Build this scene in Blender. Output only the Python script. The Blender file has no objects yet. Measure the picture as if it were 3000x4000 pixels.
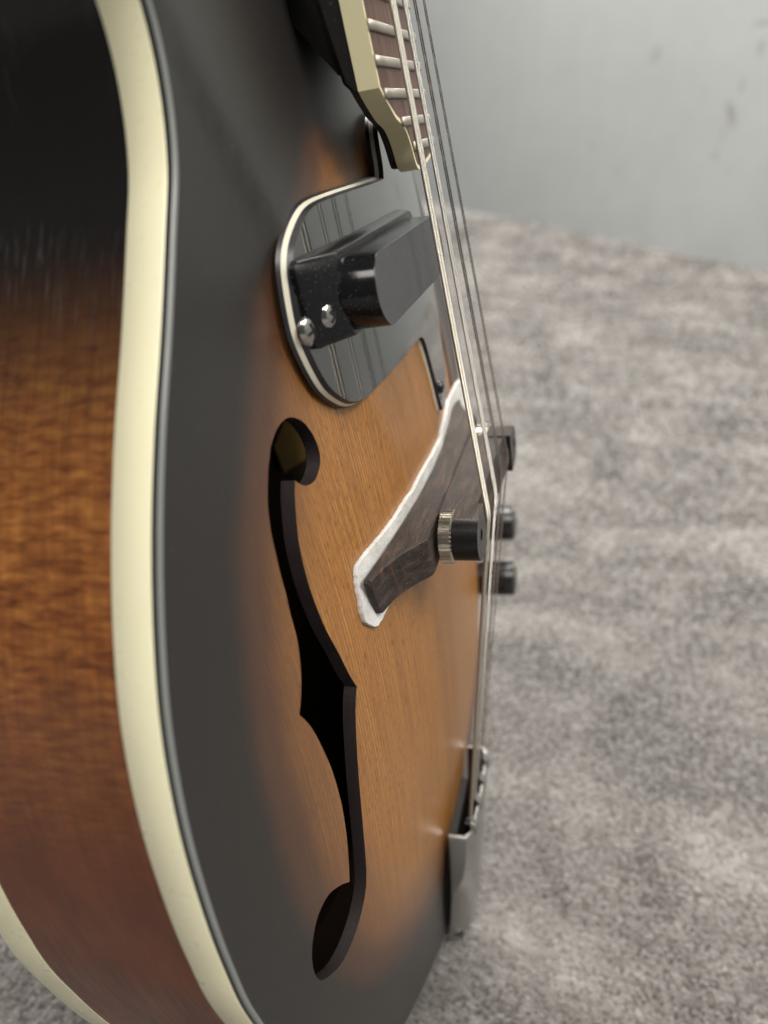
import bpy, bmesh, math, random
import numpy as np
from mathutils import Vector, Matrix
from mathutils.geometry import delaunay_2d_cdt
random.seed(4); rng = np.random.default_rng(4)

# ------------------------------------------------------------------ camera, world, lights, exposure
scene = bpy.context.scene
col = scene.collection
LEAN = math.radians(8.87)                        # the mandolin leans back a little
cam_d = bpy.data.cameras.new('camera'); cam = bpy.data.objects.new('camera', cam_d); col.objects.link(cam)
cam_d.sensor_fit = 'VERTICAL'; cam_d.sensor_height = 36.0; cam_d.lens = 26.098
cam_d.clip_start = 0.01; cam_d.clip_end = 50
cx, cy, cz = Vector((0.254472, -0.967080, 0.0000952)), Vector((0.473014, 0.124552, 0.872207)), Vector((-0.843506, -0.221907, 0.489137))
mw = Matrix((cx, cy, cz)).transposed().to_4x4(); mw.translation = Vector((-0.191589, -0.072562, 0.300596))
cam.matrix_world = mw
cam_d.dof.use_dof = True; cam_d.dof.focus_distance = 0.172; cam_d.dof.aperture_fstop = 9.5
scene.camera = cam
scene.render.resolution_x, scene.render.resolution_y = 768, 1024

world = bpy.data.worlds.new('World'); scene.world = world; world.use_nodes = True
bg = world.node_tree.nodes['Background']
bg.inputs['Color'].default_value = (0.92, 0.95, 1.0, 1); bg.inputs['Strength'].default_value = 0.15

def area(name, loc, target, size, size_y, power, color):
    l = bpy.data.lights.new(name, 'AREA'); l.shape = 'RECTANGLE'; l.size = size; l.size_y = size_y
    l.energy = power; l.color = color
    o = bpy.data.objects.new(name, l); col.objects.link(o); o.location = loc
    o.rotation_euler = (Vector(target) - Vector(loc)).to_track_quat('-Z', 'Y').to_euler()
    return o
# two ceiling fittings of the room, then an added front fill
area('ceiling_or_fill_light', (1.32, 0.12, 2.05), (1.4, 0.1, 0), 1.1, 1.1, 98, (1.0, 0.95, 0.88))
area('ceiling_or_fill_light', (-1.0, -0.28, 2.2), (-0.9, -0.25, 0), 0.8, 0.8, 38, (1.0, 0.95, 0.88))
area('ceiling_or_fill_light', (-0.45, -1.75, 2.3), (-0.4, -1.5, 0), 1.1, 1.1, 95, (1.0, 0.95, 0.88))  # added fill in front, brightens the mandolin's face

vs = scene.view_settings
vs.view_transform = 'Standard'; vs.look = 'None'; vs.exposure = -0.15; vs.gamma = 1.0; vs.use_curve_mapping = False
scene.render.engine = 'CYCLES'; scene.cycles.caustics_reflective = False; scene.cycles.caustics_refractive = False

# ------------------------------------------------------------------ small helpers
O = np.array([0.0, -192.0, -53.0])               # base of the mandolin (mm, instrument frame: u across, v to the neck, w outwards)
def L(p):                                        # instrument mm -> object metres
    return (np.asarray(p, float) - O) / 1000.0

def obj(name, verts, faces, mats, parent=None, smooth=True, fmat=None, local=True, sharp=None):
    me = bpy.data.meshes.new(name)
    V = L(verts) if local else np.asarray(verts, float)
    me.from_pydata([tuple(v) for v in V.tolist()], [], [tuple(int(i) for i in f) for f in faces]); me.update()
    if not isinstance(mats, (list, tuple)): mats = [mats]
    for m in mats: me.materials.append(m)
    if fmat is not None: me.polygons.foreach_set('material_index', np.asarray(fmat, dtype=np.int32))
    bm = bmesh.new(); bm.from_mesh(me); bmesh.ops.recalc_face_normals(bm, faces=bm.faces[:])
    if sharp is not None:
        for e in bm.edges:
            if len(e.link_faces) == 2 and e.calc_face_angle(0) > math.radians(sharp): e.smooth = False
    bm.to_mesh(me); bm.free()
    me.polygons.foreach_set('use_smooth', [smooth] * len(me.polygons))
    o = bpy.data.objects.new(name, me); col.objects.link(o)
    if parent is not None: o.parent = parent
    return o

class MB:
    """collects pieces of one mesh"""
    def __init__(s): s.v = []; s.f = []; s.m = []
    def add(s, v, f, mi=0):
        b = len(s.v); s.v += [tuple(map(float, p)) for p in v]
        for q in f: s.f.append(tuple(b + int(i) for i in q)); s.m.append(mi)
    def loft(s, rings, mi=0, cap0=True, cap1=True, closed=True):
        n = len(rings[0]); v = [p for r in rings for p in r]; f = []
        for k in range(len(rings) - 1):
            for i in range(n if closed else n - 1):
                j = (i + 1) % n
                f.append((k*n+i, k*n+j, (k+1)*n+j, (k+1)*n+i))
        if cap0: f.append(tuple(range(n))[::-1])
        if cap1: f.append(tuple((len(rings)-1)*n + i for i in range(n)))
        s.add(v, f, mi)
    def box(s, a, b, mi=0):
        x0, y0, z0 = a; x1, y1, z1 = b
        s.loft([[(x0,y0,z0),(x1,y0,z0),(x1,y1,z0),(x0,y1,z0)], [(x0,y0,z1),(x1,y0,z1),(x1,y1,z1),(x0,y1,z1)]], mi)
    def tube(s, pts, r, n=8, mi=0):
        pts = [np.array(p, float) for p in pts]; rings = []
        if not isinstance(r, (list, tuple)): r = [r] * len(pts)
        for i, p in enumerate(pts):
            t = (pts[min(i+1, len(pts)-1)] - pts[max(i-1, 0)]); t /= np.linalg.norm(t)
            a = np.cross(t, (0, 0, 1.0)); 
            if np.linalg.norm(a) < 1e-3: a = np.cross(t, (1.0, 0, 0))
            a /= np.linalg.norm(a); b = np.cross(t, a)
            rings.append([tuple(p + r[i]*(math.cos(2*math.pi*k/n)*a + math.sin(2*math.pi*k/n)*b)) for k in range(n)])
        s.loft(rings, mi)
    def lathe(s, prof, c, axis=(0, 0, 1), n=32, mi=0, rfun=None):
        """profile of (radius, height) turned about an axis through c"""
        ax = np.array(axis, float); ax /= np.linalg.norm(ax)
        a = np.cross(ax, (0, 1.0, 0)); 
        if np.linalg.norm(a) < 1e-3: a = np.cross(ax, (1.0, 0, 0))
        a /= np.linalg.norm(a); b = np.cross(ax, a); c = np.array(c, float)
        rings = []
        for (r, h) in prof:
            rr = [max(r, 1e-4) * (rfun(k) if rfun and r > 1 else 1) for k in range(n)]
            rings.append([tuple(c + ax*h + rr[k]*(math.cos(2*math.pi*k/n)*a + math.sin(2*math.pi*k/n)*b)) for k in range(n)])
        s.loft(rings, mi)
    def build(s, name, mats, parent=None, smooth=True, sharp=35):
        return obj(name, s.v, s.f, mats, parent, smooth, s.m, sharp=sharp)

def catmull(pts, n=6, closed=True):
    out = []; m = len(pts); P = [np.array(p, float) for p in pts]
    for i in range(m if closed else m - 1):
        if closed: p0, p1, p2, p3 = [P[(i+k) % m] for k in (-1, 0, 1, 2)]
        else: p0, p1, p2, p3 = P[max(i-1,0)], P[i], P[i+1], P[min(i+2,m-1)]
        for k in range(n):
            t = k / n
            out.append(.5*((2*p1)+(-p0+p2)*t+(2*p0-5*p1+4*p2-p3)*t*t+(-p0+3*p1-3*p2+p3)*t**3))
    if not closed: out.append(P[-1])
    return np.array(out)

def resample(pts, n):
    P = np.vstack([pts, pts[:1]]); d = np.r_[0, np.cumsum(np.hypot(*np.diff(P, axis=0).T))]
    s = np.linspace(0, d[-1], n, endpoint=False)
    return np.c_[np.interp(s, d, P[:, 0]), np.interp(s, d, P[:, 1])]

def offset(pts, d):
    """move a closed counter-clockwise outline inwards by d"""
    t = np.roll(pts, -1, 0) - np.roll(pts, 1, 0); t /= np.maximum(np.hypot(t[:, 0], t[:, 1]), 1e-9)[:, None]
    return pts + d * np.c_[-t[:, 1], t[:, 0]]

def ccw(p):
    p = np.asarray(p, float); q = np.roll(p, -1, 0)
    return p if np.sum(p[:, 0]*q[:, 1]-q[:, 0]*p[:, 1]) > 0 else p[::-1]

def inside(poly, P):
    x, y = P[:, 0], P[:, 1]; c = np.zeros(len(P), bool); q = np.roll(poly, -1, 0)
    for (x0, y0), (x1, y1) in zip(poly, q):
        if y0 == y1: continue
        m = (y0 > y) != (y1 > y)
        c ^= m & (x < (x1-x0)*(y-y0)/(y1-y0)+x0)
    return c

def fill(outer, holes=(), step=3.0):
    """triangulate an outline with holes and a grid of inner points"""
    pts = [tuple(p) for p in outer]; edges = [(i, (i+1) % len(outer)) for i in range(len(outer))]
    for h in holes:
        b = len(pts); pts += [tuple(p) for p in h]; edges += [(b+i, b+(i+1) % len(h)) for i in range(len(h))]
    if step:
        lo, hi = outer.min(0), outer.max(0)
        gx, gy = np.meshgrid(np.arange(lo[0]+step/2, hi[0], step), np.arange(lo[1]+step/2, hi[1], step))
        G = np.c_[gx.ravel(), gy.ravel()]; G = G + rng.uniform(-.05, .05, G.shape)*step
        k = inside(outer, G)
        for h in holes: k &= ~inside(h, G)
        G = G[k]; B = np.array(pts); keep = np.ones(len(G), bool)
        for i in range(0, len(G), 400):
            d = np.hypot(G[i:i+400, None, 0]-B[None, :, 0], G[i:i+400, None, 1]-B[None, :, 1]).min(1); keep[i:i+400] = d > step*.35
        pts += [tuple(p) for p in G[keep]]
    vs_, _, fs, *_ = delaunay_2d_cdt([Vector(p) for p in pts], edges, [], 0, 1e-7)
    V = np.array([(v.x, v.y) for v in vs_]); F = np.array([f for f in fs if len(f) == 3])
    c = V[F].mean(1); k = inside(outer, c)
    for h in holes: k &= ~inside(h, c)
    return V, F[k]

# ------------------------------------------------------------------ material helpers
def new_mat(name):
    m = bpy.data.materials.new(name); m.use_nodes = True; nt = m.node_tree
    return m, nt, nt.nodes['Principled BSDF']
def N(nt, t, **kw):
    n = nt.nodes.new(t)
    for k, v in kw.items():
        if hasattr(n, k): setattr(n, k, v)
        else: n.inputs[k].default_value = v
    return n
def setp(p, **kw):
    names = {'rough': 'Roughness', 'metal': 'Metallic', 'coat': 'Coat Weight', 'coatr': 'Coat Roughness', 'spec': 'Specular IOR Level', 'col': 'Base Color', 'sheen': 'Sheen Weight', 'sheenr': 'Sheen Roughness', 'sss': 'Subsurface Weight', 'sssr': 'Subsurface Radius', 'ssss': 'Subsurface Scale', 'ior': 'IOR'}
    for k, v in kw.items():
        if k == 'col': v = (*v, 1)
        p.inputs[names[k]].default_value = v
def lk(nt, a, b): nt.links.new(a, b)
def coords(nt, scale=(1, 1, 1), rot=(0, 0, 0)):
    tc = N(nt, 'ShaderNodeTexCoord'); mp = N(nt, 'ShaderNodeMapping'); lk(nt, tc.outputs['Object'], mp.inputs['Vector'])
    mp.inputs['Scale'].default_value = scale; mp.inputs['Rotation'].default_value = rot
    return mp.outputs['Vector']
def noise(nt, vec, scale, detail=4, rough=.55, dist=0):
    n = N(nt, 'ShaderNodeTexNoise'); lk(nt, vec, n.inputs['Vector']); n.inputs['Scale'].default_value = scale
    n.inputs['Detail'].default_value = detail; n.inputs['Roughness'].default_value = rough; n.inputs['Distortion'].default_value = dist
    return n.outputs['Fac']
def ramp(nt, fac, stops, interp='LINEAR'):
    r = N(nt, 'ShaderNodeValToRGB'); r.color_ramp.interpolation = interp; e = r.color_ramp.elements
    while len(e) < len(stops): e.new(.5)
    for k, (p, c) in zip(e, stops): k.position = p; k.color = (*c, 1) if len(c) == 3 else c
    lk(nt, fac, r.inputs['Fac']); return r.outputs['Color']
def mix(nt, fac, a, b, blend='MIX'):
    m = N(nt, 'ShaderNodeMix', data_type='RGBA', blend_type=blend)
    for s, v in (('Factor', fac), ('A', a), ('B', b)):
        sock = [i for i in m.inputs if i.name == s and (i.type == 'RGBA' or (s == 'Factor' and i.type == 'VALUE'))][0]
        if isinstance(v, (int, float)): sock.default_value = v
        elif isinstance(v, tuple): sock.default_value = (*v, 1) if len(v) == 3 else v
        else: lk(nt, v, sock)
    return [o for o in m.outputs if o.type == 'RGBA'][0]
def mth(nt, op, a, b=None, c=None, clamp=False):
    m = N(nt, 'ShaderNodeMath', operation=op); m.use_clamp = clamp
    for i, v in enumerate((a, b, c)):
        if v is None: continue
        if isinstance(v, (int, float)): m.inputs[i].default_value = v
        else: lk(nt, v, m.inputs[i])
    return m.outputs[0]
def bump(nt, p, h, strength=.2, dist=.0005, inp='Normal', prev=None):
    b = N(nt, 'ShaderNodeBump'); b.inputs['Strength'].default_value = strength; b.inputs['Distance'].default_value = dist
    lk(nt, h, b.inputs['Height'])
    if prev is not None: lk(nt, prev, b.inputs['Normal'])
    if inp: lk(nt, b.outputs[0], p.inputs[inp])
    return b.outputs[0]
def dust(nt, p, color, vec, amount=.5, scale=900, thr=.66):
    """pale specks of dust lying on a surface"""
    n = noise(nt, vec, scale, 2, .5); big = noise(nt, vec, scale*.08, 2)
    s = mth(nt, 'MULTIPLY', mth(nt, 'MULTIPLY_ADD', mth(nt, 'SUBTRACT', n, thr), 14.0, 0.0, clamp=True), mth(nt, 'MULTIPLY', big, amount, clamp=True), clamp=True)
    return mix(nt, s, color, (.42, .40, .37))

def attr(nt, name):
    a = N(nt, 'ShaderNodeAttribute'); a.attribute_name = name; return a.outputs['Fac']

# ------------------------------------------------------------------ materials
def mat_top():
    m, nt, p = new_mat('sunburst_top')
    v0 = coords(nt)
    # grain: fine lines and short pores running along the instrument
    grain = noise(nt, coords(nt, (1500, 22, 300)), 1.0, 3, .6)
    pores = noise(nt, coords(nt, (3000, 420, 900)), 1.0, 2, .5)
    broad = noise(nt, coords(nt, (90, 5, 20)), 1.0, 3, .5)
    blotch = noise(nt, coords(nt, (25, 14, 20)), 1.0, 4, .55)
    wood = ramp(nt, grain, [(.30, (.185, .074, .0145)), (.5, (.365, .160, .032)), (.72, (.50, .235, .050))])
    wv = N(nt, 'ShaderNodeTexWave'); wv.wave_type = 'BANDS'; wv.bands_direction = 'X'; lk(nt, coords(nt, (1, .10, .3)), wv.inputs['Vector'])
    wv.inputs['Scale'].default_value = 270; wv.inputs['Distortion'].default_value = 2.2; wv.inputs['Detail'].default_value = 3; wv.inputs['Detail Scale'].default_value = 1.5
    wood = mix(nt, mth(nt, 'MULTIPLY', ramp(nt, wv.outputs['Fac'], [(.10, (1, 1, 1)), (.50, (0, 0, 0))]), .75), wood, (.195, .071, .011))
    wood = mix(nt, mth(nt, 'MULTIPLY', ramp(nt, broad, [(.3, (0, 0, 0)), (.7, (1, 1, 1))]), .32), wood, (.47, .19, .026))
    wood = mix(nt, mth(nt, 'MULTIPLY', blotch, .35), wood, (.26, .097, .014))
    pm = ramp(nt, pores, [(.34, (1, 1, 1)), (.45, (0, 0, 0))])
    wood = mix(nt, mth(nt, 'MULTIPLY', pm, .65), wood, (.075, .032, .012))
    d = attr(nt, 'burst')
    d = mth(nt, 'ADD', d, mth(nt, 'MULTIPLY', mth(nt, 'SUBTRACT', noise(nt, v0, 28, 3), .5), .14))
    tint = ramp(nt, d, [(.0, (.010, .0085, .008)), (.30, (.012, .0095, .0085)), (.44, (.040, .017, .0115)), (.60, (.082, .034, .015)), (.84, (.165, .070, .022)), (1.0, (.22, .095, .026))], 'EASE')
    k = ramp(nt, d, [(.28, (0, 0, 0)), (.44, (.08, .08, .08)), (.64, (.38, .38, .38)), (.90, (.88, .88, .88))], 'EASE')
    c = mix(nt, k, tint, wood)
    c = dust(nt, p, c, v0, .30, 1500, .70)
    lk(nt, c, p.inputs['Base Color'])
    setp(p, rough=.46, spec=.5, coat=.40, coatr=.36)
    hn = mth(nt, 'ADD', mth(nt, 'MULTIPLY', grain, .7), mth(nt, 'MULTIPLY', pores, .6))
    nb = bump(nt, p, hn, .16, .0004)
    lk(nt, mth(nt, 'MULTIPLY_ADD', pores, .10, .40), p.inputs['Roughness'])
    return m
def mat_side():
    m, nt, p = new_mat('sunburst_side')
    v0 = coords(nt); sep = N(nt, 'ShaderNodeSeparateXYZ'); lk(nt, v0, sep.inputs[0])
    y = sep.outputs['Y']
    # figured wood: ribbon flecks across the rim, fine fibre along it
    flame = noise(nt, coords(nt, (40, 820, 190)), 1.0, 2, .6, .25)
    fibre = noise(nt, coords(nt, (40, 45, 1100)), 1.0, 3, .6)
    c = ramp(nt, flame, [(.28, (.085, .027, .011)), (.44, (.185, .064, .018)), (.58, (.27, .104, .027)), (.76, (.385, .168, .042))])
    plain = ramp(nt, noise(nt, coords(nt, (60, 60, 130)), 1.0, 4), [(.35, (.088, .021, .007)), (.65, (.14, .036, .011))])
    hi = N(nt, 'ShaderNodeMapRange'); hi.interpolation_type = 'SMOOTHSTEP'; lk(nt, y, hi.inputs['Value'])
    hi.inputs['From Min'].default_value = .165; hi.inputs['From Max'].default_value = .250
    c = mix(nt, hi.outputs[0], plain, c)
    c = mix(nt, mth(nt, 'MULTIPLY', ramp(nt, fibre, [(.35, (1, 1, 1)), (.6, (0, 0, 0))]), .42), c, (.07, .025, .010))
    blk = N(nt, 'ShaderNodeMapRange'); blk.interpolation_type = 'SMOOTHSTEP'
    lk(nt, mth(nt, 'ADD', y, mth(nt, 'MULTIPLY', mth(nt, 'SUBTRACT', flame, .5), .012)), blk.inputs['Value'])
    blk.inputs['From Min'].default_value = .236; blk.inputs['From Max'].default_value = .280
    c = mix(nt, blk.outputs[0], c, (.0075, .0065, .006))
    rub = mth(nt, 'MULTIPLY', mth(nt, 'MULTIPLY_ADD', mth(nt, 'SUBTRACT', noise(nt, coords(nt, (25, 110, 1100)), 1.0, 3, .6), .55), 5, 0, clamp=True), mth(nt, 'MULTIPLY_ADD', noise(nt, v0, 35, 2), 3.0, -1.3, clamp=True))
    c = mix(nt, mth(nt, 'MULTIPLY', mth(nt, 'MULTIPLY', rub, .20), mth(nt, 'MULTIPLY_ADD', blk.outputs[0], .9, .06)), c, (.3, .3, .32))
    lk(nt, c, p.inputs['Base Color'])
    setp(p, rough=.34, spec=.16, coat=.22, coatr=.22)
    lk(nt, mth(nt, 'MULTIPLY_ADD', noise(nt, coords(nt, (300, 60, 900)), 1.0, 3), .3, .2), p.inputs['Roughness'])
    bump(nt, p, fibre, .12, .0004)
    return m
def mat_plain(name, c, rough=.5, metal=0, spec=.5, coat=0, coatr=.1, nz=None, var=.15, b=0, bs=1500, sss=0, dst=0, dthr=.68, dscale=1200):
    m, nt, p = new_mat(name); v = coords(nt)
    cc = mix(nt, mth(nt, 'MULTIPLY', noise(nt, v, nz or 120, 4), var*2), tuple(c), tuple(x*(1-var*2.0) if x*(1-var*2) > 0 else 0 for x in c))
    if dst: cc = dust(nt, p, cc, v, dst, dscale, dthr)
    lk(nt, cc, p.inputs['Base Color'])
    setp(p, rough=rough, metal=metal, spec=spec, coat=coat, coatr=coatr)
    lk(nt, mth(nt, 'MULTIPLY_ADD', noise(nt, v, 400, 3), .18, max(rough-.09, 0.02)), p.inputs['Roughness'])
    if sss: setp(p, sss=sss, ssss=.001)
    if b: bump(nt, p, noise(nt, v, bs, 3), b, .0003)
    return m
def mat_bridge():
    m, nt, p = new_mat('worn_ebony'); v = coords(nt)
    a = noise(nt, coords(nt, (70, 500, 500)), 1.0, 5, .65); s = noise(nt, v, 2600, 2); st = noise(nt, coords(nt, (160, 40, 900)), 1.0, 3)
    c = ramp(nt, a, [(.32, (.011, .008, .007)), (.52, (.032, .022, .018)), (.70, (.080, .054, .041))])
    c = mix(nt, mth(nt, 'MULTIPLY_ADD', mth(nt, 'SUBTRACT', st, .60), 5, 0, clamp=True), c, (.115, .052, .028))
    c = dust(nt, p, c, v, .38, 2400, .64)
    pit = ramp(nt, s, [(.33, (1, 1, 1)), (.40, (0, 0, 0))])
    c = mix(nt, mth(nt, 'MULTIPLY', pit, .6), c, (.008, .006, .005))
    lk(nt, c, p.inputs['Base Color']); setp(p, rough=.55, spec=.35)
    lk(nt, mth(nt, 'MULTIPLY_ADD', a, .3, .42), p.inputs['Roughness'])
    bump(nt, p, mth(nt, 'ADD', a, mth(nt, 'MULTIPLY', s, .5)), .5, .0005)
    return m
def mat_rosewood():
    m, nt, p = new_mat('rosewood'); a = noise(nt, coords(nt, (700, 25, 300)), 1.0, 4, .6); s = noise(nt, coords(nt, (1500, 90, 500)), 1.0, 2)
    c = ramp(nt, a, [(.3, (.060, .026, .018)), (.6, (.125, .058, .040)), (.78, (.19, .100, .068))])
    c = mix(nt, mth(nt, 'MULTIPLY', ramp(nt, s, [(.36, (1, 1, 1)), (.44, (0, 0, 0))]), .6), c, (.03, .014, .010))
    lk(nt, c, p.inputs['Base Color']); setp(p, rough=.5); bump(nt, p, s, .15, .0003); return m
def mat_wound(name, c, pitch, rough):
    m, nt, p = new_mat(name); w = N(nt, 'ShaderNodeTexWave'); w.wave_type = 'BANDS'; w.bands_direction = 'Y'
    lk(nt, coords(nt), w.inputs['Vector']); w.inputs['Scale'].default_value = 1/pitch/20*6.2832/1.0
    setp(p, col=c, rough=rough, metal=1.0)
    cc = mix(nt, mth(nt, 'MULTIPLY', w.outputs['Fac'], .55), tuple(c), tuple(x*.4 for x in c)); lk(nt, cc, p.inputs['Base Color'])
    bump(nt, p, w.outputs['Fac'], .8, .00012); return m
def mat_foam():
    m, nt, p = new_mat('white_foam'); v = coords(nt); n = noise(nt, v, 1100, 3, .6); b = noise(nt, v, 160, 3)
    lk(nt, ramp(nt, b, [(.3, (.50, .49, .475)), (.7, (.66, .655, .64))]), p.inputs['Base Color']); setp(p, rough=.8, spec=.3, sss=.15, ssss=.001)
    bump(nt, p, mth(nt, 'ADD', n, b), .5, .0005); return m
def mat_carpet():
    m, nt, p = new_mat('grey_carpet'); v = coords(nt)
    speck = noise(nt, v, 330, 3, .7); clump = noise(nt, v, 85, 3, .6); patch = noise(nt, coords(nt, (7, 11, 1)), 1.0, 4, .6, .5); stroke = noise(nt, coords(nt, (20, 6, 1), (0, 0, .6)), 1.0, 4, .6, .6)
    f = mth(nt, 'ADD', mth(nt, 'MULTIPLY', speck, .20), mth(nt, 'ADD', mth(nt, 'MULTIPLY', clump, .22), mth(nt, 'ADD', mth(nt, 'MULTIPLY', patch, .30), mth(nt, 'MULTIPLY', stroke, .28))))
    c = ramp(nt, f, [(.38, (.031, .027, .024)), (.47, (.068, .060, .054)), (.54, (.130, .119, .110)), (.62, (.24, .226, .214))])
    lk(nt, c, p.inputs['Base Color']); setp(p, rough=.95, spec=.15, sheen=.9, sheenr=.55)
    bump(nt, p, mth(nt, 'ADD', speck, clump), .9, .003); return m
def mat_pile():
    m, nt, p = new_mat('carpet_yarn'); v = coords(nt)
    speck = noise(nt, v, 260, 2, .6); patch = noise(nt, coords(nt, (7, 11, 1)), 1.0, 4, .6, .5); stroke = noise(nt, coords(nt, (20, 6, 1), (0, 0, .6)), 1.0, 4, .6, .6)
    f = mth(nt, 'ADD', mth(nt, 'MULTIPLY', speck, .16), mth(nt, 'ADD', mth(nt, 'MULTIPLY', patch, .46), mth(nt, 'MULTIPLY', stroke, .38)))
    tn = attr(nt, 'tone')
    f = mth(nt, 'ADD', f, mth(nt, 'MULTIPLY', mth(nt, 'SUBTRACT', tn, .5), .09))
    c = ramp(nt, f, [(.38, (.028, .024, .021)), (.46, (.060, .052, .046)), (.54, (.120, .108, .098)), (.62, (.23, .214, .200))])
    lk(nt, c, p.inputs['Base Color']); setp(p, rough=.95, spec=.12, sheen=.8, sheenr=.55); return m

M_TOP = mat_top(); M_SIDE = mat_side()
M_EDGE = mat_plain('f_hole_edge', (.020, .0145, .0145), .6, spec=.3, nz=900, var=.3, b=.3)
M_INNER = mat_plain('shaded_bare_wood', (.06, .035, .018), .8, nz=300, var=.2)  # bare wood darkened, the body cavity's shade put into its colour
M_CREAM = mat_plain('cream_binding', (.80, .765, .535), .30, nz=14, var=.09, coat=.25, coatr=.2, sss=.05)
M_FCREAM = mat_plain('aged_binding', (.76, .70, .45), .32, nz=60, var=.08, coat=.2, sss=.05)
M_BLACKLINE = mat_plain('black_line', (.018, .018, .018), .35)
M_GREYLINE = mat_plain('white_line', (.18, .19, .185), .35)
M_GLOSS = mat_plain('black_plastic', (.012, .012, .013), .10, coat=1.0, coatr=.02, var=.05, spec=.6)
M_PLYW = mat_plain('white_ply', (.66, .63, .52), .4)
M_PLYB = mat_plain('black_ply', (.016, .017, .019), .38)
M_COVER = mat_plain('pickup_plastic', (.006, .006, .007), .17, spec=.28, dst=.4, dthr=.66, dscale=2300, nz=300)
M_COVTOP = mat_plain('pickup_top_plastic', (.030, .030, .033), .50, spec=.9, dst=.15, dthr=.66, dscale=1500, b=.35, bs=2500)
M_CHROME = mat_plain('chrome', (.46, .46, .455), .30, metal=1, nz=60, var=.06)
M_NICKEL = mat_plain('nickel', (.60, .55, .46), .24, metal=1, nz=500, var=.12)
M_FRET = mat_plain('fret_wire', (.42, .39, .34), .50, metal=.7, nz=700, var=.15)
M_SCREW = mat_plain('screw_steel', (.42, .41, .39), .14, metal=1, nz=300, var=.2)
M_BRIDGE = mat_bridge(); M_ROSE = mat_rosewood(); M_FOAM = mat_foam()
M_NECK = mat_plain('dark_neck', (.012, .010, .009), .42, nz=90, var=.35, b=.15, bs=600, dst=.35, coat=.2, coatr=.3)
M_EAR = mat_plain('black_ebony', (.009, .008, .008), .30, spec=.35, nz=600, var=.3, b=.2, bs=1800, dst=.08)
M_DARK = mat_plain('ebony_and_shade_black', (.008, .007, .007), .6)  # ebony parts, also the black that stands for shade under the tailpiece
M_KNOB = mat_plain('knob_plastic', (.010, .010, .012), .28, spec=.5)
M_WG = mat_wound('wound_string', (.66, .63, .55), .00030, .32)
M_WD = mat_wound('wound_string_fine', (.66, .645, .60), .00022, .30)
M_STEEL = mat_plain('steel_string', (.42, .40, .38), .28, metal=1)

# ------------------------------------------------------------------ the setting: carpet and wall
def quad_object(name, pts, mat):
    o = obj(name, pts, [tuple(range(len(pts)))], mat, None, False, local=False); o['kind'] = 'structure'; return o
carpet = quad_object('carpet', [(-3, -5, 0), (5, -5, 0), (5, 4, 0), (-3, 4, 0)], mat_carpet())

# wall foot found from the line where the carpet ends
wa, wb = Vector((2.0839, 0.1942, 0)), Vector((1.4591, -0.3970, 0)); wt = (wb-wa).normalized(); wn = Vector((-wt.y, wt.x, 0))
if wn.dot(Vector((-.19, -.07, 0)) - wa) < 0: wn = -wn
def mat_wall():
    m, nt, p = new_mat('painted_wall'); v = coords(nt); big = noise(nt, v, 2.2, 4); fine = noise(nt, v, 14, 4, .6)
    c = ramp(nt, mth(nt, 'ADD', mth(nt, 'MULTIPLY', big, .6), mth(nt, 'MULTIPLY', fine, .4)), [(.35, (.465, .495, .495)), (.65, (.53, .555, .555))])
    sep = N(nt, 'ShaderNodeSeparateXYZ'); lk(nt, v, sep.inputs[0]); X, Z = sep.outputs['X'], sep.outputs['Z']
    wob = mth(nt, 'MULTIPLY', mth(nt, 'SUBTRACT', noise(nt, v, 30, 3), .5), .9)
    # scuffs and dents: along the wall, height, half length, half width, slant, darkness
    for (x, z, a, b, sl, k) in [(.118, .43, .008, .055, .05, .22), (.513, .375, .017, .020, .3, .55), (.765, .378, .009, .017, 0, .75), (.755, .415, .022, .006, 0, .8), (.741, .318, .008, .016, .1, .6), (.729, .270, .013, .026, -.5, .95), (.722, .235, .006, .03, .25, .45), (.712, .196, .011, .011, 0, .5), (.752, .170, .007, .02, .2, .25), (.354, .197, .011, .011, 0, .5), (.455, .150, .012, .010, 0, .25), (.655, .31, .01, .012, 0, .22), (.25, .36, .06, .02, .4, .08), (.39, .42, .05, .03, 0, .06)]:
        dx = mth(nt, 'SUBTRACT', X, x); dz = mth(nt, 'SUBTRACT', Z, z); dx = mth(nt, 'SUBTRACT', dx, mth(nt, 'MULTIPLY', dz, sl))
        q = mth(nt, 'ADD', mth(nt, 'POWER', mth(nt, 'ABSOLUTE', mth(nt, 'DIVIDE', dx, a)), 2.0), mth(nt, 'POWER', mth(nt, 'ABSOLUTE', mth(nt, 'DIVIDE', dz, b)), 2.0))
        f = mth(nt, 'MULTIPLY', mth(nt, 'SUBTRACT', 1.15, mth(nt, 'ADD', q, wob), clamp=True), k*.55, clamp=True)
        c = mix(nt, f, c, (.24, .22, .22))
    lk(nt, c, p.inputs['Base Color']); setp(p, rough=.6, spec=.3); return m
ang = math.atan2(wt.y, wt.x)
wall = obj('wall', [(-4, 0, -.01), (4, 0, -.01), (4, 0, 2.6), (-4, 0, 2.6)], [(0, 1, 2, 3)], mat_wall(), None, False, local=False)
wall.location = wa; wall.rotation_euler = (0, 0, ang); wall['kind'] = 'structure'

# ------------------------------------------------------------------ mandolin: body outline and arching
mando = bpy.data.objects.new('mandolin', None); col.objects.link(mando); mando.empty_display_size = .05
mando.location = (0, 0, 0); mando.rotation_euler = (math.pi/2 - LEAN, 0, 0)
mando['label'] = 'sunburst archtop mandolin with cream binding standing upright on grey carpet'; mando['category'] = 'mandolin'

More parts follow.
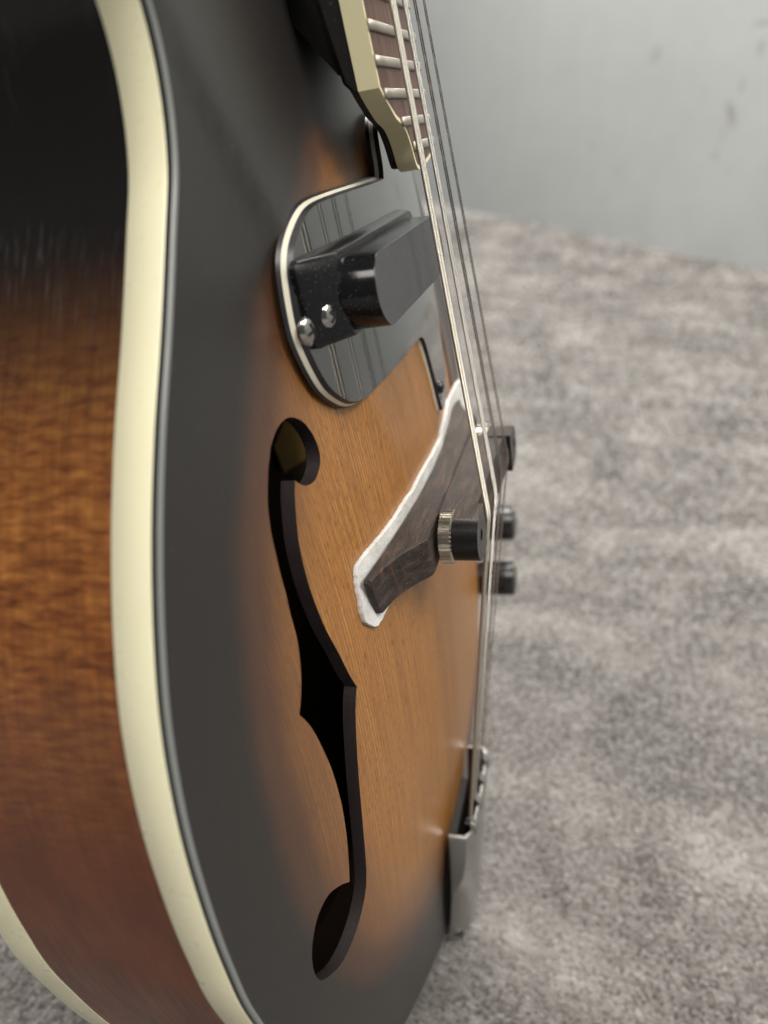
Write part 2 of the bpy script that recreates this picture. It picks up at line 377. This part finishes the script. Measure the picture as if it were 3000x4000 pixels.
half = [(0,-192),(18,-188.5),(34,-180),(66,-159),(98,-127),(117,-87),(125,-51),(126.4,-31),(125.8,-12.6),(123.9,3.4),(120.2,18.7),(115,31.8),(108,45.4),(99.8,58.6),(90.5,71.7),(81.5,85.3),(75.5,95),(72,106),(71.5,116.5),(74,126),(72,134),(60,138),(42,139),(24,144),(0,144)]
OUT = ccw(resample(catmull(half + [(-a, b) for a, b in half[-2:0:-1]], 10), 420))
CEN = np.array([0, -38.0])
_a = np.arctan2(OUT[:, 1]-CEN[1], OUT[:, 0]); _r = np.hypot(OUT[:, 0], OUT[:, 1]-CEN[1]); _o = np.argsort(_a)
def arch(u, v, H=14.5):
    u = np.asarray(u, float); v = np.asarray(v, float)
    r = np.interp(np.arctan2(v-CEN[1], u), _a[_o], _r[_o], period=2*np.pi); q = np.clip(np.hypot(u, v-CEN[1])/r, 0, 1)
    ss = lambda t: np.clip(t, 0, 1)**2*(3-2*np.clip(t, 0, 1))
    return H*(1-q**2.2)**(1.6 - .75*ss(u/70)*ss((-v-10)/80))
def rimdist(P):
    out = np.empty(len(P))
    for i in range(0, len(P), 500):
        out[i:i+500] = np.hypot(P[i:i+500, None, 0]-OUT[None, :, 0], P[i:i+500, None, 1]-OUT[None, :, 1]).min(1)
    return out

FH = [(-69.1,35.9),(-67.8,34.4),(-65.7,33.1),(-62.6,32.7),(-59.9,33.9),(-58.3,35.6),(-57.7,38.1),(-58.4,41.4),(-60.1,44.5),(-62.6,46.6),(-65.1,47.6),(-68.1,47.5),(-70.6,46.6),(-73.0,45.1),(-74.2,43.8),(-76.0,41.8),(-77.9,39.0),(-79.6,36.1),(-80.6,33.4),(-81.5,30.3),(-82.0,27.0),(-82.6,23.0),(-83.0,18.2),(-83.6,14.0),(-83.9,9.5),(-84.6,5.9),(-85.8,2.0),(-87.0,-0.8),(-88.4,-3.5),(-90.1,-5.8),(-87.8,-11.1),(-86.1,-18.8),(-84.9,-27.0),(-84.6,-37.2),(-85.5,-47.7),(-86.8,-55.2),(-87.8,-59.6),(-91.4,-56.1),(-96.0,-53.2),(-100.8,-53.6),(-104.1,-56.8),(-106.0,-61.1),(-106.3,-66.0),(-105.0,-70.3),(-101.8,-73.8),(-97.5,-76.8),(-92.3,-77.5),(-87.0,-75.6),(-82.7,-71.4),(-80.7,-66.4),(-79.5,-59.2),(-78.0,-48.6),(-76.4,-38.6),(-73.7,-27.4),(-71.1,-20.0),(-69.0,-16.6),(-70.7,-11.6),(-72.4,-4.4),(-74.3,3.1),(-75.1,9.1),(-75.4,14.5),(-75.1,19.4),(-74.4,23.9),(-73.3,27.4),(-72.1,30.4),(-70.7,33.4)]
CORNERS = {0, 29, 36, 55}
def smooth_cusped(pts, corners, n=3):
    idx = sorted(corners); out = []
    for a, b in zip(idx, idx[1:] + [idx[0] + len(pts)]):
        seg = [pts[k % len(pts)] for k in range(a, b+1)]
        out += list(catmull(seg, n, closed=False)[:-1])
    return np.array(out)
FB = ccw(smooth_cusped(FH, CORNERS)); FT = ccw(FB * [-1, 1])
PUR = .78                                                           # binding and lines round the face
face = offset(OUT, PUR)

def burst(P):
    d = rimdist(P); u, v = P[:, 0], P[:, 1]
    full = np.where(v > 40, 58 + np.clip((v-40)/60, 0, 1)*8, 58.0)
    full = full + np.clip((-v-90)/60, 0, 1)*24
    # the neck end stays dark
    d = d - np.clip((v-68)/36, 0, 1)**1.2*30
    return np.clip(d/full, 0, 1)

def make_board():
    V, F = fill(face, [FB, FT], 2.6); n = len(V)
    top = np.c_[V, arch(V[:, 0], V[:, 1])]; bot = np.c_[V, arch(V[:, 0], V[:, 1]) - 3.1]
    verts = np.vstack([top, bot]); faces = [tuple(f) for f in F] + [tuple(f[::-1]+n) for f in F]; fm = [0]*len(F) + [2]*len(F)
    # walls of the sound holes
    cnt = {}
    for f in F:
        for a, b in ((0,1),(1,2),(2,0)): cnt.setdefault(frozenset((int(f[a]), int(f[b]))), []).append((int(f[a]), int(f[b])))
    for e in cnt.values():
        if len(e) == 1: a, b = e[0]; faces.append((b, a, a+n, b+n)); fm.append(1)
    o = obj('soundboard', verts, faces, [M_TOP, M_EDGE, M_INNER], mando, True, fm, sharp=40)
    at = o.data.attributes.new('burst', 'FLOAT', 'POINT'); at.data.foreach_set('value', np.r_[burst(V), burst(V)].astype(np.float32))
    return o
board = make_board()
board['label'] = 'matte sunburst face, black at the rim and golden brown in the middle'

def ring_strip(name, sections, mat, parent=mando, sharp=50):
    """sweep a section given as (inset, w) pairs round the body outline"""
    n = len(OUT); rings = []
    for d, w in sections:
        P = offset(OUT, d); rings.append(np.c_[P, np.full(n, w)])
    mb = MB(); mb.loft([[tuple(p) for p in r] for r in rings], 0, False, False)
    return mb.build(name, mat, parent, True, sharp)
ring_strip('top_binding', [(1.2, -8.6), (0, -8.6), (-.14, -8.45), (-.14, -1.75), (-.06, -1.55), (.2, -1.45), (1.2, -1.45)], M_CREAM)
ring_strip('purfling', [(1.2, -1.44), (-.04, -1.44), (-.03, -.50), (1.2, -.48)], M_BLACKLINE)
ring_strip('purfling', [(1.2, -.47), (-.03, -.49), (.05, -.26), (.16, -.08), (.30, .0), (.80, .03), (.80, -.4)], M_GREYLINE)
ring_strip('side', [(.0, -8.6), (0, -20), (0, -32), (0, -44.6)], M_SIDE)['label'] = 'glossy wooden side, black at the neck end and red brown below'
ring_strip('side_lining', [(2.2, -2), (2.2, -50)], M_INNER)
ring_strip('back_binding', [(1.7, -44.6), (-.12, -44.6), (-.12, -51.6), (.3, -52.6), (1.7, -53), (1.7, -50)], M_CREAM)
def make_back():
    V, F = fill(offset(OUT, 1.6), [], 5.0); n = len(V); a = arch(V[:, 0], V[:, 1], 11.0)
    verts = np.vstack([np.c_[V, -53-a], np.c_[V, -49.5-a]])
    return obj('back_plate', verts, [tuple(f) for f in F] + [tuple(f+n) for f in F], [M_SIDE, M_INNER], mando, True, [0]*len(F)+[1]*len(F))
# lower the arch of the back a little above the carpet side: it bulges away from the face
make_back()

# gold-brown patch on the inside of the back, glimpsed through the sound hole
mb = MB(); pp = [(44, -3, -55.8), (54.6, 3.0, -54.6), (73, -10, -52.6), (65, -18, -54), (48, -16, -56)]
mb.loft([[(a, b, c-1.5) for a, b, c in pp], pp]); mb.build('inner_patch', mat_plain('gold_brown_patch', (.62, .40, .12), .8, nz=700, var=.3, b=.8, bs=900), mando, False)

# ------------------------------------------------------------------ pickguard
def gtop(u, v): return 13.2 - .071*(v-40) - .0009*u*u
G = [(14.6,97),(10.6,87),(9.2,84.2),(6.5,83.5),(-14.8,83.6),(-29.2,83.6),(-40.1,83.2),(-46.2,81.7),(-52.2,78.4),(-55.5,75),(-57.2,70.7),(-58.3,65.1),(-58.4,60.6),(-56.3,54),(-53.4,49.1),(-48,44.7),(-43.2,42.6),(-36.9,41.7),(-20,41.4),(8.7,41.2),(14.2,40.8),(17.3,39.6),(19.2,37.0),(21.5,29.5),(24.2,16.6),(25.6,14.8),(30,14.6),(40,20),(48,38),(52,60),(48,84),(34,97)]
GO = ccw(np.array(catmull(G, 5)))
def plate(name, out_b, out_t, zb, zt, mat, parent, step=4.0, sharp=30, holes=()):
    """a sheet between two outlines of the same count"""
    V, F = fill(out_t, holes, step); n = len(V); m = len(out_t)
    top = np.c_[V, zt(V[:, 0], V[:, 1])]; mb = MB(); mb.add(top, F)
    rb = [tuple(p) for p in np.c_[out_b, zb(out_b[:, 0], out_b[:, 1])]]; rt = [tuple(p) for p in np.c_[out_t, zt(out_t[:, 0], out_t[:, 1])]]
    mb.loft([rb, rt], 0, False, False)
    V2, F2 = fill(out_b, (), step); mb.add(np.c_[V2, zb(V2[:, 0], V2[:, 1])], F2[:, ::-1])
    for h in holes:
        hb = [tuple(p) for p in np.c_[h, zt(h[:, 0], h[:, 1]) - 5]]; ht = [tuple(p) for p in np.c_[h, zt(h[:, 0], h[:, 1])]]
        mb.loft([hb, ht], 0, True, False)
    o = mb.build(name, mat, parent, True, sharp)
    bm = bmesh.new(); bm.from_mesh(o.data); bmesh.ops.remove_doubles(bm, verts=bm.verts[:], dist=1e-6)
    bmesh.ops.recalc_face_normals(bm, faces=bm.faces[:])
    for e in bm.edges: e.smooth = not (len(e.link_faces) == 2 and e.calc_face_angle(0) > math.radians(sharp))
    bm.to_mesh(o.data); bm.free(); o.data.polygons.foreach_set('use_smooth', [True]*len(o.data.polygons))
    return o
guard = plate('pickguard', offset(GO, -.45), GO, lambda u, v: gtop(u, v)-1.15, gtop, [M_GLOSS, M_PLYB], mando)
for pl in guard.data.polygons: pl.material_index = 0 if abs(pl.normal.z) > .85 else 1
guard['label'] = 'shiny black pickguard with a white line round its edge'
plate('white_ply', offset(GO, -.95), offset(GO, -.455), lambda u, v: gtop(u, v)-2.05, lambda u, v: gtop(u, v)-1.153, M_PLYW, guard)
plate('black_ply', offset(GO, -1.3), offset(GO, -.955), lambda u, v: gtop(u, v)-2.9, lambda u, v: gtop(u, v)-2.053, M_PLYB, guard)
mb = MB(); mb.lathe([(2.2, -.1), (2.2, .3), (1.7, 1.0), (.6, 1.35), (0, 1.4)], (27.0, 21.5, gtop(27, 21.5)), n=20); mb.build('guard_screw', M_KNOB, guard)
mb = MB(); mb.tube([(25.5, 19, 13.5), (26.5, 16, 10), (27, 14, 8)], 1.4, 8); mb.build('guard_bracket', M_KNOB, guard)

# ------------------------------------------------------------------ pickup
SL = 0.0808522; SH = 33.26
def string_w(v): return SH - SL*v
def rrect(u0, u1, v0, v1, r, n=8):
    out = []
    for cu, cv, a0 in ((u1-r, v1-r, 0), (u0+r, v1-r, 90), (u0+r, v0+r, 180), (u1-r, v0+r, 270)):
        for k in range(n+1):
            a = math.radians(a0 + 90*k/n); out.append((cu+r*math.cos(a), cv+r*math.sin(a)))
    return out
def lev(R_, w): return [(a, b, w(a, b) if callable(w) else w) for a, b in R_]
mb = MB()
tilt = lambda base: (lambda u, v: base - SL*(v-66))
mb.loft([lev(rrect(-57.6, 18.6, 58.1, 75.3, 2.6), lambda u, v: gtop(u, v)-.3), lev(rrect(-57.6, 18.6, 58.1, 75.3, 2.6), lambda u, v: gtop(u, v)+.9),
         lev(rrect(-57.0, 18.2, 58.2, 75.2, 2.8), lambda u, v: gtop(u, v)+1.4),
         lev(rrect(-50.6, 17.5, 58.3, 75.0, 3.4), tilt(14.6)), lev(rrect(-50.2, 17.2, 58.5, 74.8, 3.6), tilt(14.9))], 0, True, True)
pk = mb.build('pickup', M_COVER, mando, True, 32)
pk['label'] = 'black bar pickup with flat grey top under the strings'
mb = MB()
up0 = rrect(-51.2, 16.0, 58.7, 73.6, 7.4, 12); up1 = rrect(-50.6, 15.6, 58.8, 73.5, 7.3, 12); up2 = rrect(-50.45, 15.45, 58.95, 73.35, 7.15, 12)
mb.loft([lev(up0, tilt(14.5)), lev(up1, tilt(21.75)), lev(up2, tilt(21.95))], 0, True, False)
mb.add(lev(up2, tilt(21.95)), [tuple(range(len(up2)))], 1)
mb.build('pickup_cover', [M_COVER, M_COVTOP], pk, True, 32)
# two domed cross-head screws on the sloping foot
ramp_n = np.array([-.34, .0, .94])
def screw(c, parent, name='screw', r=3.0, ax=ramp_n, turn=.3):
    mb = MB(); ax = ax/np.linalg.norm(ax)
    mb.lathe([(r*.97, -.6), (r, .05), (r*.94, .42), (r*.75, .80), (r*.45, 1.05), (r*.12, 1.13), (0, 1.13)], c, ax, 28)
    s = mb.build(name, M_SCREW, parent, True, 40)
    a = np.cross(ax, (0, 1.0, 0)); a /= np.linalg.norm(a); b = np.cross(ax, a)
    mb = MB(); c = np.array(c)
    for t in (turn, turn+math.pi/2):
        d = math.cos(t)*a + math.sin(t)*b; e = -math.sin(t)*a + math.cos(t)*b; hw, hl = .32, r*.52
        lo = [c+ax*.7 + d*sx*hl + e*sy*hw for sx, sy in ((-1,-1),(1,-1),(1,1),(-1,1))]; hi = [c+ax*1.16 + d*sx*hl + e*sy*hw for sx, sy in ((-1,-1),(1,-1),(1,1),(-1,1))]
        mb.loft([lo, hi])
    mb.build('cross_slot', M_DARK, s, False)
screw((-56.8, 62.2, 9.0), pk, r=3.1); screw((-52.4, 63.7, 12.2), pk, r=3.0, turn=.8)

# ------------------------------------------------------------------ neck and fretboard
FS = lambda v: string_w(v) - 5.0
NV = 330.0
def hw(v): return 20.9 - max(v-113, 0)*.026
def hwv(v): return 20.9 - np.maximum(np.asarray(v)-113, 0)*.026
scal = [(-20.9,102.3),(-18.4,100.3),(-14.8,98.0),(-11.8,96.3),(-9.2,95.5),(-6.7,94.5),(-4.6,92.9),(-3.0,90.4),(-2.2,88),(-1.6,86.6),(-.4,85.3),(2.2,84.8)]
fbo = [(-hw(NV), NV), (-hw(220), 220), (-hw(140), 140), (-20.9, 113)] + [tuple(p) for p in catmull(scal, 3, False)] + [(12, 86), (19.6, 87.4), (20.9, 89.5), (20.9, 113), (hw(140), 140), (hw(220), 220), (hw(NV), NV)]
FBO = ccw(resample(np.array(fbo), 500))
# keep the sharp corner where the scalloped end begins
FBO = ccw(np.array(fbo))
fret_wood_out = offset(FBO, 1.0)
def flat(fn): return lambda u, v: fn(v) + 0*u
fb = plate('fretboard', fret_wood_out, fret_wood_out, flat(lambda v: FS(v)-4.6), flat(FS), M_ROSE, mando, 9)
plate('fretboard_binding', FBO, FBO, flat(lambda v: FS(v)-4.7), flat(lambda v: FS(v)-.06), M_FCREAM, fb, 0, holes=(offset(FBO, 1.0)[::-1],))
ris = np.array([p for p in offset(FBO, .9) if p[1] < 128]); ris = ccw(ris)
plate('fretboard_riser', ris, ris, flat(lambda v: FS(v)-6.6), flat(lambda v: FS(v)-4.75), M_DARK, fb, 0)
def scal_u(v):
    P = np.array(catmull(scal, 6, False)); k = P[:, 1].argsort()
    return float(np.interp(v, P[k, 1], P[k, 0]))
fret0 = 113.65; fi = 0
for k in range(-4, 19):
    v = fret0*2**(k/12)
    if v > NV-3: break
    u0 = -hw(v) if v > 102.3 else scal_u(v)+1.0
    u1 = hw(v)
    mb = MB(); prof = [(-1.0, 0), (-.95, .5), (-.7, .82), (.7, .82), (.95, .5), (1.0, 0)]
    mb.loft([[(uu, v+a, FS(v)+h-.02-SL*a) for a, h in prof] for uu in (u0+.25, u1-.25)]); mb.build('fret', M_FRET, fb, True, 30)
mb = MB(); mb.box((-hw(NV), NV, FS(NV)-4), (hw(NV), NV+4, FS(NV)+3)); mb.build('nut', M_CREAM, mando)
# neck: squared foot over the body, then a rounded shaft
mb = MB(); rings = []
for v, w0 in ((102.6, 13.4), (104.2, 11.9), (112, 10.2), (119.5, 8.7), (136, 5.5), (150, 2)):
    w1 = FS(v)-4.75; a = 20.55
    rings.append([(-a, v, w1), (-a, v, w0+1.0), (-a+.9, v, w0), (a-.9, v, w0), (a, v, w0+1.0), (a, v, w1)])
mb.loft(rings)
rings = []
for v, dep in ((150.2, 26), (165, 21), (200, 17), (260, 16), (NV, 15)):
    w1 = FS(v)-4.75; a = hw(v)-.4
    rings.append([(-a*math.cos(math.pi*k/12), v, w1-dep*math.sin(math.pi*k/12)) for k in range(13)])
mb.loft(rings)
mb.build('neck', M_NECK, mando, True, 40)
mb = MB(); mb.loft([[(-17, 122, -2), (17, 122, -2), (17, 149, -2), (-17, 149, -2)], [(-18.5, 106, 10.8), (18.5, 106, 10.8), (18.5, 149, 5), (-18.5, 149, 5)]]); mb.build('neck_heel', M_DARK, mando, True)
mb = MB(); mb.loft([[(-17, NV+4, FS(NV)-16), (17, NV+4, FS(NV)-16), (17, NV+4, FS(NV)-3), (-17, NV+4, FS(NV)-3)], [(-34, NV+25, FS(NV)-22), (34, NV+25, FS(NV)-22), (34, NV+25, FS(NV)-8), (-34, NV+25, FS(NV)-8)], [(-38, NV+140, FS(NV)-44), (38, NV+140, FS(NV)-44), (38, NV+140, FS(NV)-30), (-38, NV+140, FS(NV)-30)]])
mb.build('headstock', M_NECK, mando, False)

# ------------------------------------------------------------------ bridge
def base_bot(u): return float(np.interp(abs(u), [0, 15, 30, 46, 60, 62], [15.5, 15.1, 14.3, 12.9, 11.3, 11.1]))
def base_top(u): return float(np.interp(abs(u), [0, 38.5, 39.6, 40.8, 42.3, 44.5, 49, 54, 58.5, 60], [21.9, 22.0, 22.0, 21.9, 20.9, 19.2, 16.5, 14.4, 13.3, 12.9]))
us = [-60, -59.2, -57, -54, -51.5, -49, -46.7, -44.5, -42.3, -41, -40, -38.5, -30, -24, -16, -8, 0, 8, 16, 24, 30, 38.5, 40, 41, 42.3, 44.5, 46.7, 49, 51.5, 54, 57, 59.2, 60]
def ush(u, v): return u + (.36*(6-v) * min(1, (abs(u)-24)/30) if u < -24 else 0)
rings = []
for i, u in enumerate(us):
    b, t = base_bot(u), base_top(u); e = .45 if 0 < i < len(us)-1 else .9; h = 6.0 if 0 < i < len(us)-1 else 5.4
    sec = [(-h, b), (-h, t-e), (-h+e, t), (h-e, t), (h, t-e), (h, b)]
    rings.append([(ush(u, v), v, w) for v, w in sec])
mb = MB(); mb.loft(rings)
base = mb.build('bridge', M_BRIDGE, mando, True, 28); base['label'] = 'worn dark wooden bridge foot with dust'
def sad_top(u): return 33.0 + .03*(u+20)
mb = MB()
rings = []
for u in np.linspace(-27.5, 27.5, 23):
    t = sad_top(u); rings.append([(u, -5.3, 22.15), (u, -5.6, 24), (u, -4.2, t-1.2), (u, -2.6, t), (u, 1.4, t), (u, 5.5, t-1.6), (u, 5.75, 27), (u, 5.6, 22.15)])
mb.loft(rings)
saddle = mb.build('saddle', M_BRIDGE, base, True, 30)
for s in (-1, 1):
    n = 20; ce = 29.6*s; r = 6.0
    if s < 0: ol = [(ce + r*math.cos(a), r*math.sin(a)) for a in np.linspace(math.pi/2, 3*math.pi/2, n)] + [(-22.5, -r), (-22.5, r)]
    else: ol = [(ce + r*math.cos(a), r*math.sin(a)) for a in np.linspace(-math.pi/2, math.pi/2, n)] + [(22.5, r), (22.5, -r)]
    ol = ccw(np.array(ol)); hole = np.array([(ce + .6 + 1.7*math.cos(a), .3 + 1.7*math.sin(a)) for a in np.linspace(0, 2*math.pi, 18, endpoint=False)])
    wt_ = 33.1 if s < 0 else 35.0; wb_ = 26.6 if s < 0 else 27.6
    ear = plate('saddle_ear', ol, ol, lambda u, v: wb_ + 0*u, lambda u, v: wt_ + 0*u, [M_BRIDGE, M_EAR], base, 0, 30, holes=(hole,))
    for pl in ear.data.polygons: pl.material_index = 1 if (abs(pl.normal.x) > .2 or pl.normal.z > .5) else 0
    mb = MB(); cw = ce - .2*s
    mb.lathe([(2, 22.1), (6.3, 23.0), (6.9, 23.3), (6.9, wb_-.45), (6.3, wb_-.1), (2, wb_-.1)], (cw, 0, 0), n=152, rfun=lambda k: 1.0 if k % 4 in (0, 1) else .962)
    mb.build('thumbwheel', M_NICKEL, base, True, 25)
    mb = MB(); mb.lathe([(1.5, 15), (1.5, wt_-3.2)], (ce, 0, 0), n=14); mb.build('post', M_NICKEL, base)

# ------------------------------------------------------------------ strings
SU = [(-20.0, -18.35, .52, M_WG, 'wound'), (-17.75, -16.1, .52, M_WG, 'wound'), (-7.0, -6.5, .36, M_WD, 'wound'), (-5.0, -4.4, .36, M_WD, 'wound'), (5.0, 4.5, .21, M_STEEL, 'plain'), (7.2, 6.7, .21, M_STEEL, 'plain'), (17.2, 15.8, .15, M_STEEL, 'plain'), (19.2, 17.6, .15, M_STEEL, 'plain')]
HW = 15.4; HV = -124.0
for i, (us_, uf, r, mt, kd) in enumerate(SU):
    ws = sad_top(us_) + r*.7; wf = 23.9 - .03*(i/2); k = (NV-0)/118.0
    un = us_ + (uf-us_)*k; wn_ = ws + (wf-ws)*k; ut = us_*.82
    mb = MB(); mb.tube([(un, NV, wn_), (uf, 118, wf), (us_, 3, ws - .08), (us_, 0, ws), (us_ - .02*us_, -3, ws - .45), (ut, HV, HW+.5)], r, 8)
    mb.build('string', mt, mando, True, 60)

# ------------------------------------------------------------------ tailpiece
mb = MB(); rings = []
for v, h_, w, sh in ((-125, 21.5, 15.2, 0), (-126, 22.0, 15.3, 0), (-138, 21.6, 14.4, .5), (-147, 20.6, 13.5, 1.6), (-155, 19.2, 12.5, 3.4), (-162, 18.0, 11.6, 4.8), (-170, 17.0, 10.4, 5.6), (-180, 16.2, 8.9, 5.7), (-191, 16.0, 7.0, 5.7)):
    o_ = [(-h_, v, w-6), (-h_, v, w-sh), (-h_+2.6+sh*.5, v, w+1.6-sh*.1), (-h_*.45, v, w+2.2), (0, v, w+2.4), (h_*.45, v, w+2.2), (h_-2.6-sh*.5, v, w+1.6-sh*.1), (h_, v, w-sh), (h_, v, w-6)]
    i_ = [(a*.95, b, c-.5) for a, b, c in o_[::-1]]
    rings.append(o_ + i_)
mb.loft(rings)
tail = mb.build('tailpiece', M_CHROME, mando, True, 40); tail['label'] = 'polished metal tailpiece holding the strings'
mb = MB(); mb.loft([[(-13, v, float(arch(0, v))-2), (13, v, float(arch(0, v))-2), (13, v, w), (-13, v, w)] for v, w in ((-134, 9.5), (-160, 8.0), (-189, 3.0))]); mb.build('tailpiece_shade_block', M_DARK, tail)  # black block added to stand for the shade beneath the tailpiece
mb = MB(); mb.box((-14, -195.2, -40), (14, -193.4, 6)); mb.build('tail_bracket', M_CHROME, tail, False)
for (us_, uf, r, mt, kd) in SU:
    mb = MB(); ut = us_*.82
    mb.tube([(ut, -123.2, 14.6), (ut, -122.6, 16.4), (ut, -124, 17.6), (ut, -127, 17.9), (ut, -128.5, 17.4)], [.35, .55, .6, .5, .35], 8); mb.build('hook', M_CHROME, tail)

# ------------------------------------------------------------------ control knobs on the treble side
for (u, v) in ((95, -65), (83, -86)):
    b = float(arch(u, v)); mb = MB()
    mb.lathe([(7.0, b-.6), (7.0, b+1.2), (7.5, b+1.4), (7.6, 19), (7.45, 22.6), (6.9, 23.7), (5.8, 24.1), (0, 24.1)], (u, v, 0), n=36)
    kb = mb.build('knob', M_KNOB, mando, True, 32)
    mb = MB(); mb.box((u-.4, v+2.5, 23.6), (u+.4, v+7.0, 24.25)); mb.build('pointer_line', M_PLYW, kb, False)

# ------------------------------------------------------------------ white foam sheet under the bridge
FO = [(64, 11), (52, 9), (40, 8.2), (23, 8.0), (6, 8.2), (-10, 8.9), (-24.6, 8.6), (-35, 8.2), (-45, 8.6), (-53.1, 9.0), (-57.6, 8.7), (-59.4, 6.5), (-60.4, 2.2), (-61.0, -3.7), (-60.2, -5.2), (-57.2, -8.3), (-54.1, -8.9), (-48.6, -8.3), (-43.2, -8.2), (-20, -7.5), (20, -7.8), (50, -8), (63, -9)]
fo = resample(catmull(FO, 6), 460); fo = ccw(fo + rng.normal(0, .07, fo.shape))
V, F = fill(fo, (), 3.0); n = len(V)
def foam_w(P): return arch(P[:, 0], P[:, 1]) + np.clip((P[:, 0]-50)/14, 0, 1)**1.3*5.0
zt = foam_w(V); jj = rng.normal(0, .05, n)
mb = MB(); mb.add(np.c_[V, zt+1.2+jj], F); mb.add(np.c_[V, zt+.06], F[:, ::-1])
w_ = foam_w(fo)
mb.loft([[tuple(p) for p in np.c_[fo, w_+.06]], [tuple(p) for p in np.c_[offset(fo, -.15), w_+.7]], [tuple(p) for p in np.c_[fo, w_+1.2]]], 0, False, False)
foam = mb.build('foam_sheet', M_FOAM, None, True, 60)
foam.rotation_euler = mando.rotation_euler
foam['label'] = 'thin white foam sheet tucked under the dark bridge'; foam['category'] = 'foam sheet'

# ------------------------------------------------------------------ carpet pile near the camera
def make_pile():
    m = 900000
    x = rng.uniform(-.40, 2.0, m); y = rng.uniform(-1.7, .60, m)
    d = np.hypot(x+.19, y+.07); keep = rng.uniform(0, 1, m) < np.clip((.40/np.maximum(d, .05))**1.9, 0, 1)
    keep &= ((x-2.0839)*wn.x + (y-.1942)*wn.y) > .01
    x, y = x[keep], y[keep]; n = len(x)
    d = np.hypot(x+.19, y+.07); s = .00150*np.clip(d/.40, .85, 5)
    h = s*rng.uniform(.7, 1.4, n); a = rng.uniform(0, 6.28, n); lean = s*rng.uniform(.2, 1.1, n); la = rng.normal(2.4, 1.1, n)
    V = np.empty((n, 5, 3))
    for k in range(4):
        aa = a + k*1.5708; V[:, k, 0] = x + s*np.cos(aa); V[:, k, 1] = y + s*np.sin(aa); V[:, k, 2] = -.0003
    V[:, 4, 0] = x + lean*np.cos(la); V[:, 4, 1] = y + lean*np.sin(la); V[:, 4, 2] = h
    f = np.array([(0,1,4),(1,2,4),(2,3,4),(3,0,4)])
    F = (np.arange(n)[:, None, None]*5 + f[None]).reshape(-1, 3)
    me = bpy.data.meshes.new('carpet_pile'); me.vertices.add(n*5); me.vertices.foreach_set('co', V.reshape(-1))
    me.loops.add(len(F)*3); me.loops.foreach_set('vertex_index', F.reshape(-1).astype(np.int32))
    me.polygons.add(len(F)); me.polygons.foreach_set('loop_start', (np.arange(len(F))*3).astype(np.int32)); 
    me.update(calc_edges=True)
    me.polygons.foreach_set('use_smooth', np.ones(len(F), dtype=bool))
    at = me.attributes.new('tone', 'FLOAT', 'POINT'); at.data.foreach_set('value', np.repeat(rng.uniform(0, 1, n), 5).astype(np.float32))
    me.materials.append(mat_pile())
    o = bpy.data.objects.new('carpet_pile', me); col.objects.link(o); o['kind'] = 'stuff'
    o['label'] = 'short grey brown pile of the carpet'; o['category'] = 'carpet pile'
make_pile()
